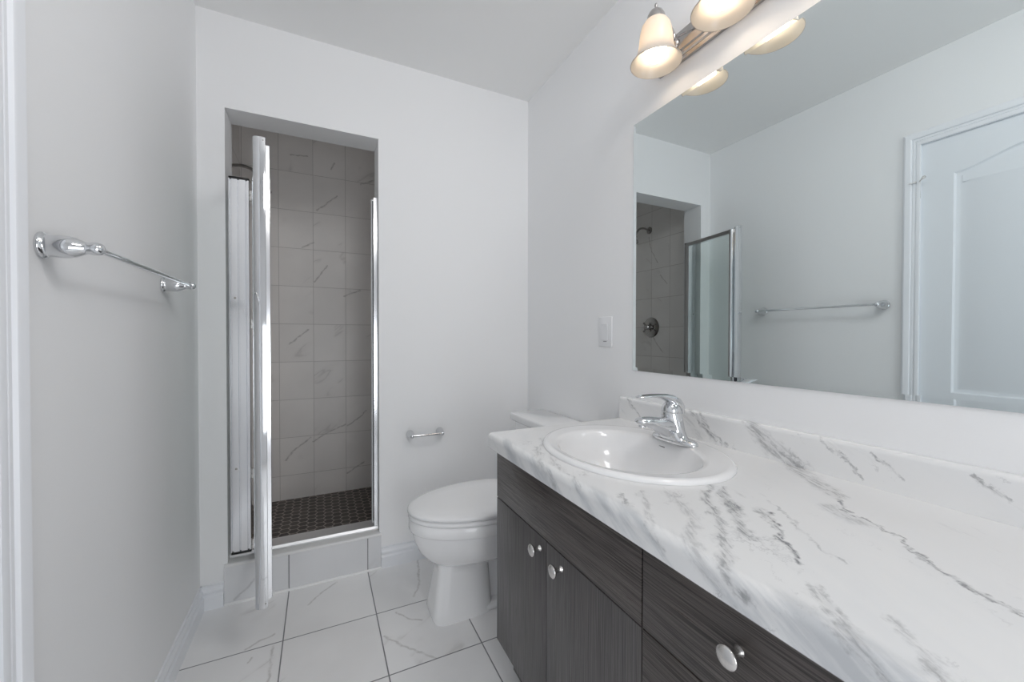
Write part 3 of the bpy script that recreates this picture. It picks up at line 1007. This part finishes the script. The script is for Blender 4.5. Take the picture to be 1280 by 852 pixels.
bw = bmesh.new()
loft(bw, [egg(.838, 1.085, .088, 0.0, 1.0, 4, 6), egg(.835, 1.085, .089, 0.012, 1.0, 4, 6), egg(.841, 1.082, .085, 0.05, 1.0, 4, 6),
          egg(.852, 1.078, .074, 0.12, 1.0, 4, 5.5), egg(.862, 1.075, .066, 0.18, 1.0, 4, 5), egg(.864, 1.09, .066, 0.206, 1.0, 4, 4),
          egg(.858, 1.20, .074, 0.212, 1.04, 3.5, 2.8), egg(.838, 1.25, .108, 0.222, 1.06, 3, 2.2), egg(.815, 1.27, .136, 0.243, 1.06), egg(.791, 1.29, .158, 0.275, 1.06),
          egg(.775, 1.30, .170, 0.315, 1.06), egg(.768, 1.30, .176, 0.348, 1.06), egg(.767, 1.30, .1765, 0.355, 1.06), egg(.758, 1.30, .183, 0.358, 1.06), egg(.755, 1.30, .184, 0.364, 1.06), egg(.755, 1.30, .184, 0.398, 1.06), egg(.760, 1.295, .180, 0.403, 1.06),
          egg(.80, 1.26, .13, 0.403, 1.06)])
obj('bowl', bw, 'porcelain', to, 60)
stt = bmesh.new()
loft(stt, [egg(.757, 1.265, .183, 0.4045, 1.06), egg(.753, 1.27, .187, 0.409, 1.06), egg(.754, 1.27, .186, 0.418, 1.06), egg(.760, 1.265, .180, 0.4215, 1.06)])
obj('seat', stt, 'seat', to, 60)
ld = bmesh.new()
loft(ld, [egg(.756, 1.270, .184, 0.4255, 1.06), egg(.750, 1.275, .189, 0.429, 1.06), egg(.750, 1.275, .189, 0.437, 1.06), egg(.756, 1.27, .184, 0.4425, 1.06), egg(.775, 1.26, .168, 0.4465, 1.06),
          egg(.84, 1.22, .11, 0.449, 1.06), egg(.95, 1.15, .04, 0.450, 1.06)])
obj('lid', ld, 'seat', to, 60)
# foot and trapway behind the pedestal, deck under the tank
dk = bmesh.new()
box(dk, 1.02, 1.46, TY - .045, TY + .045, 0.0, 0.30, bev=0.02)
box(dk, 0.98, 1.42, TY - .086, TY + .086, 0.0, 0.032, bev=0.012)
box(dk, 1.235, 1.488, TY - .165, TY + .165, 0.285, 0.398, bev=0.025)
obj('deck', dk, 'porcelain', to, 50)


def rrect(x0, x1, y0, y1, r, z, n=8):
    out = []
    for cxx, cyy, a0 in ((x1 - r, y1 - r, 0), (x0 + r, y1 - r, PI / 2), (x0 + r, y0 + r, PI), (x1 - r, y0 + r, 3 * PI / 2)):
        for k in range(n + 1):
            a = a0 + PI / 2 * k / n
            out.append((cxx + r * math.cos(a), cyy + r * math.sin(a), z))
    return out


TC = 1.582
tk = bmesh.new()
loft(tk, [rrect(1.335, 1.485, TC - .20, TC + .20, .03, .396), rrect(1.325, 1.490, TC - .21, TC + .21, .03, .42), rrect(1.316, 1.493, TC - .220, TC + .220, .03, .70)])
obj('tank', tk, 'porcelain', to, 50)
tl = bmesh.new()
loft(tl, [rrect(1.308, 1.496, TC - .226, TC + .226, .022, .7005), rrect(1.303, 1.498, TC - .231, TC + .231, .014, .706), rrect(1.302, 1.498, TC - .232, TC + .232, .014, .729),
          rrect(1.3035, 1.4975, TC - .2305, TC + .2305, .014, .7345), rrect(1.308, 1.495, TC - .226, TC + .226, .012, .737)])
obj('tank_lid', tl, 'porcelain', to, 50)
fh = bmesh.new()
lathe(fh, [(.0001, 0), (.013, 0), (.013, .006), (.008, .010), (.0001, .011)], (1.317, TC - .16, .655), (-1, 0, 0), 18)
tube(fh, [(1.306, TC - .16, .655), (1.300, TC - .13, .653), (1.302, TC - .09, .650)], [.005, .006, .004], 10)
obj('flush_lever', fh, 'chrome', to)
for s in (-1, 1):
    cpb = bmesh.new()
    lathe(cpb, [(.013, 0), (.013, .006), (.009, .013), (.0001, .016)], (1.265, TY + s * .062, .399), n=16)
    obj('seat_hinge', cpb, 'seat', to)
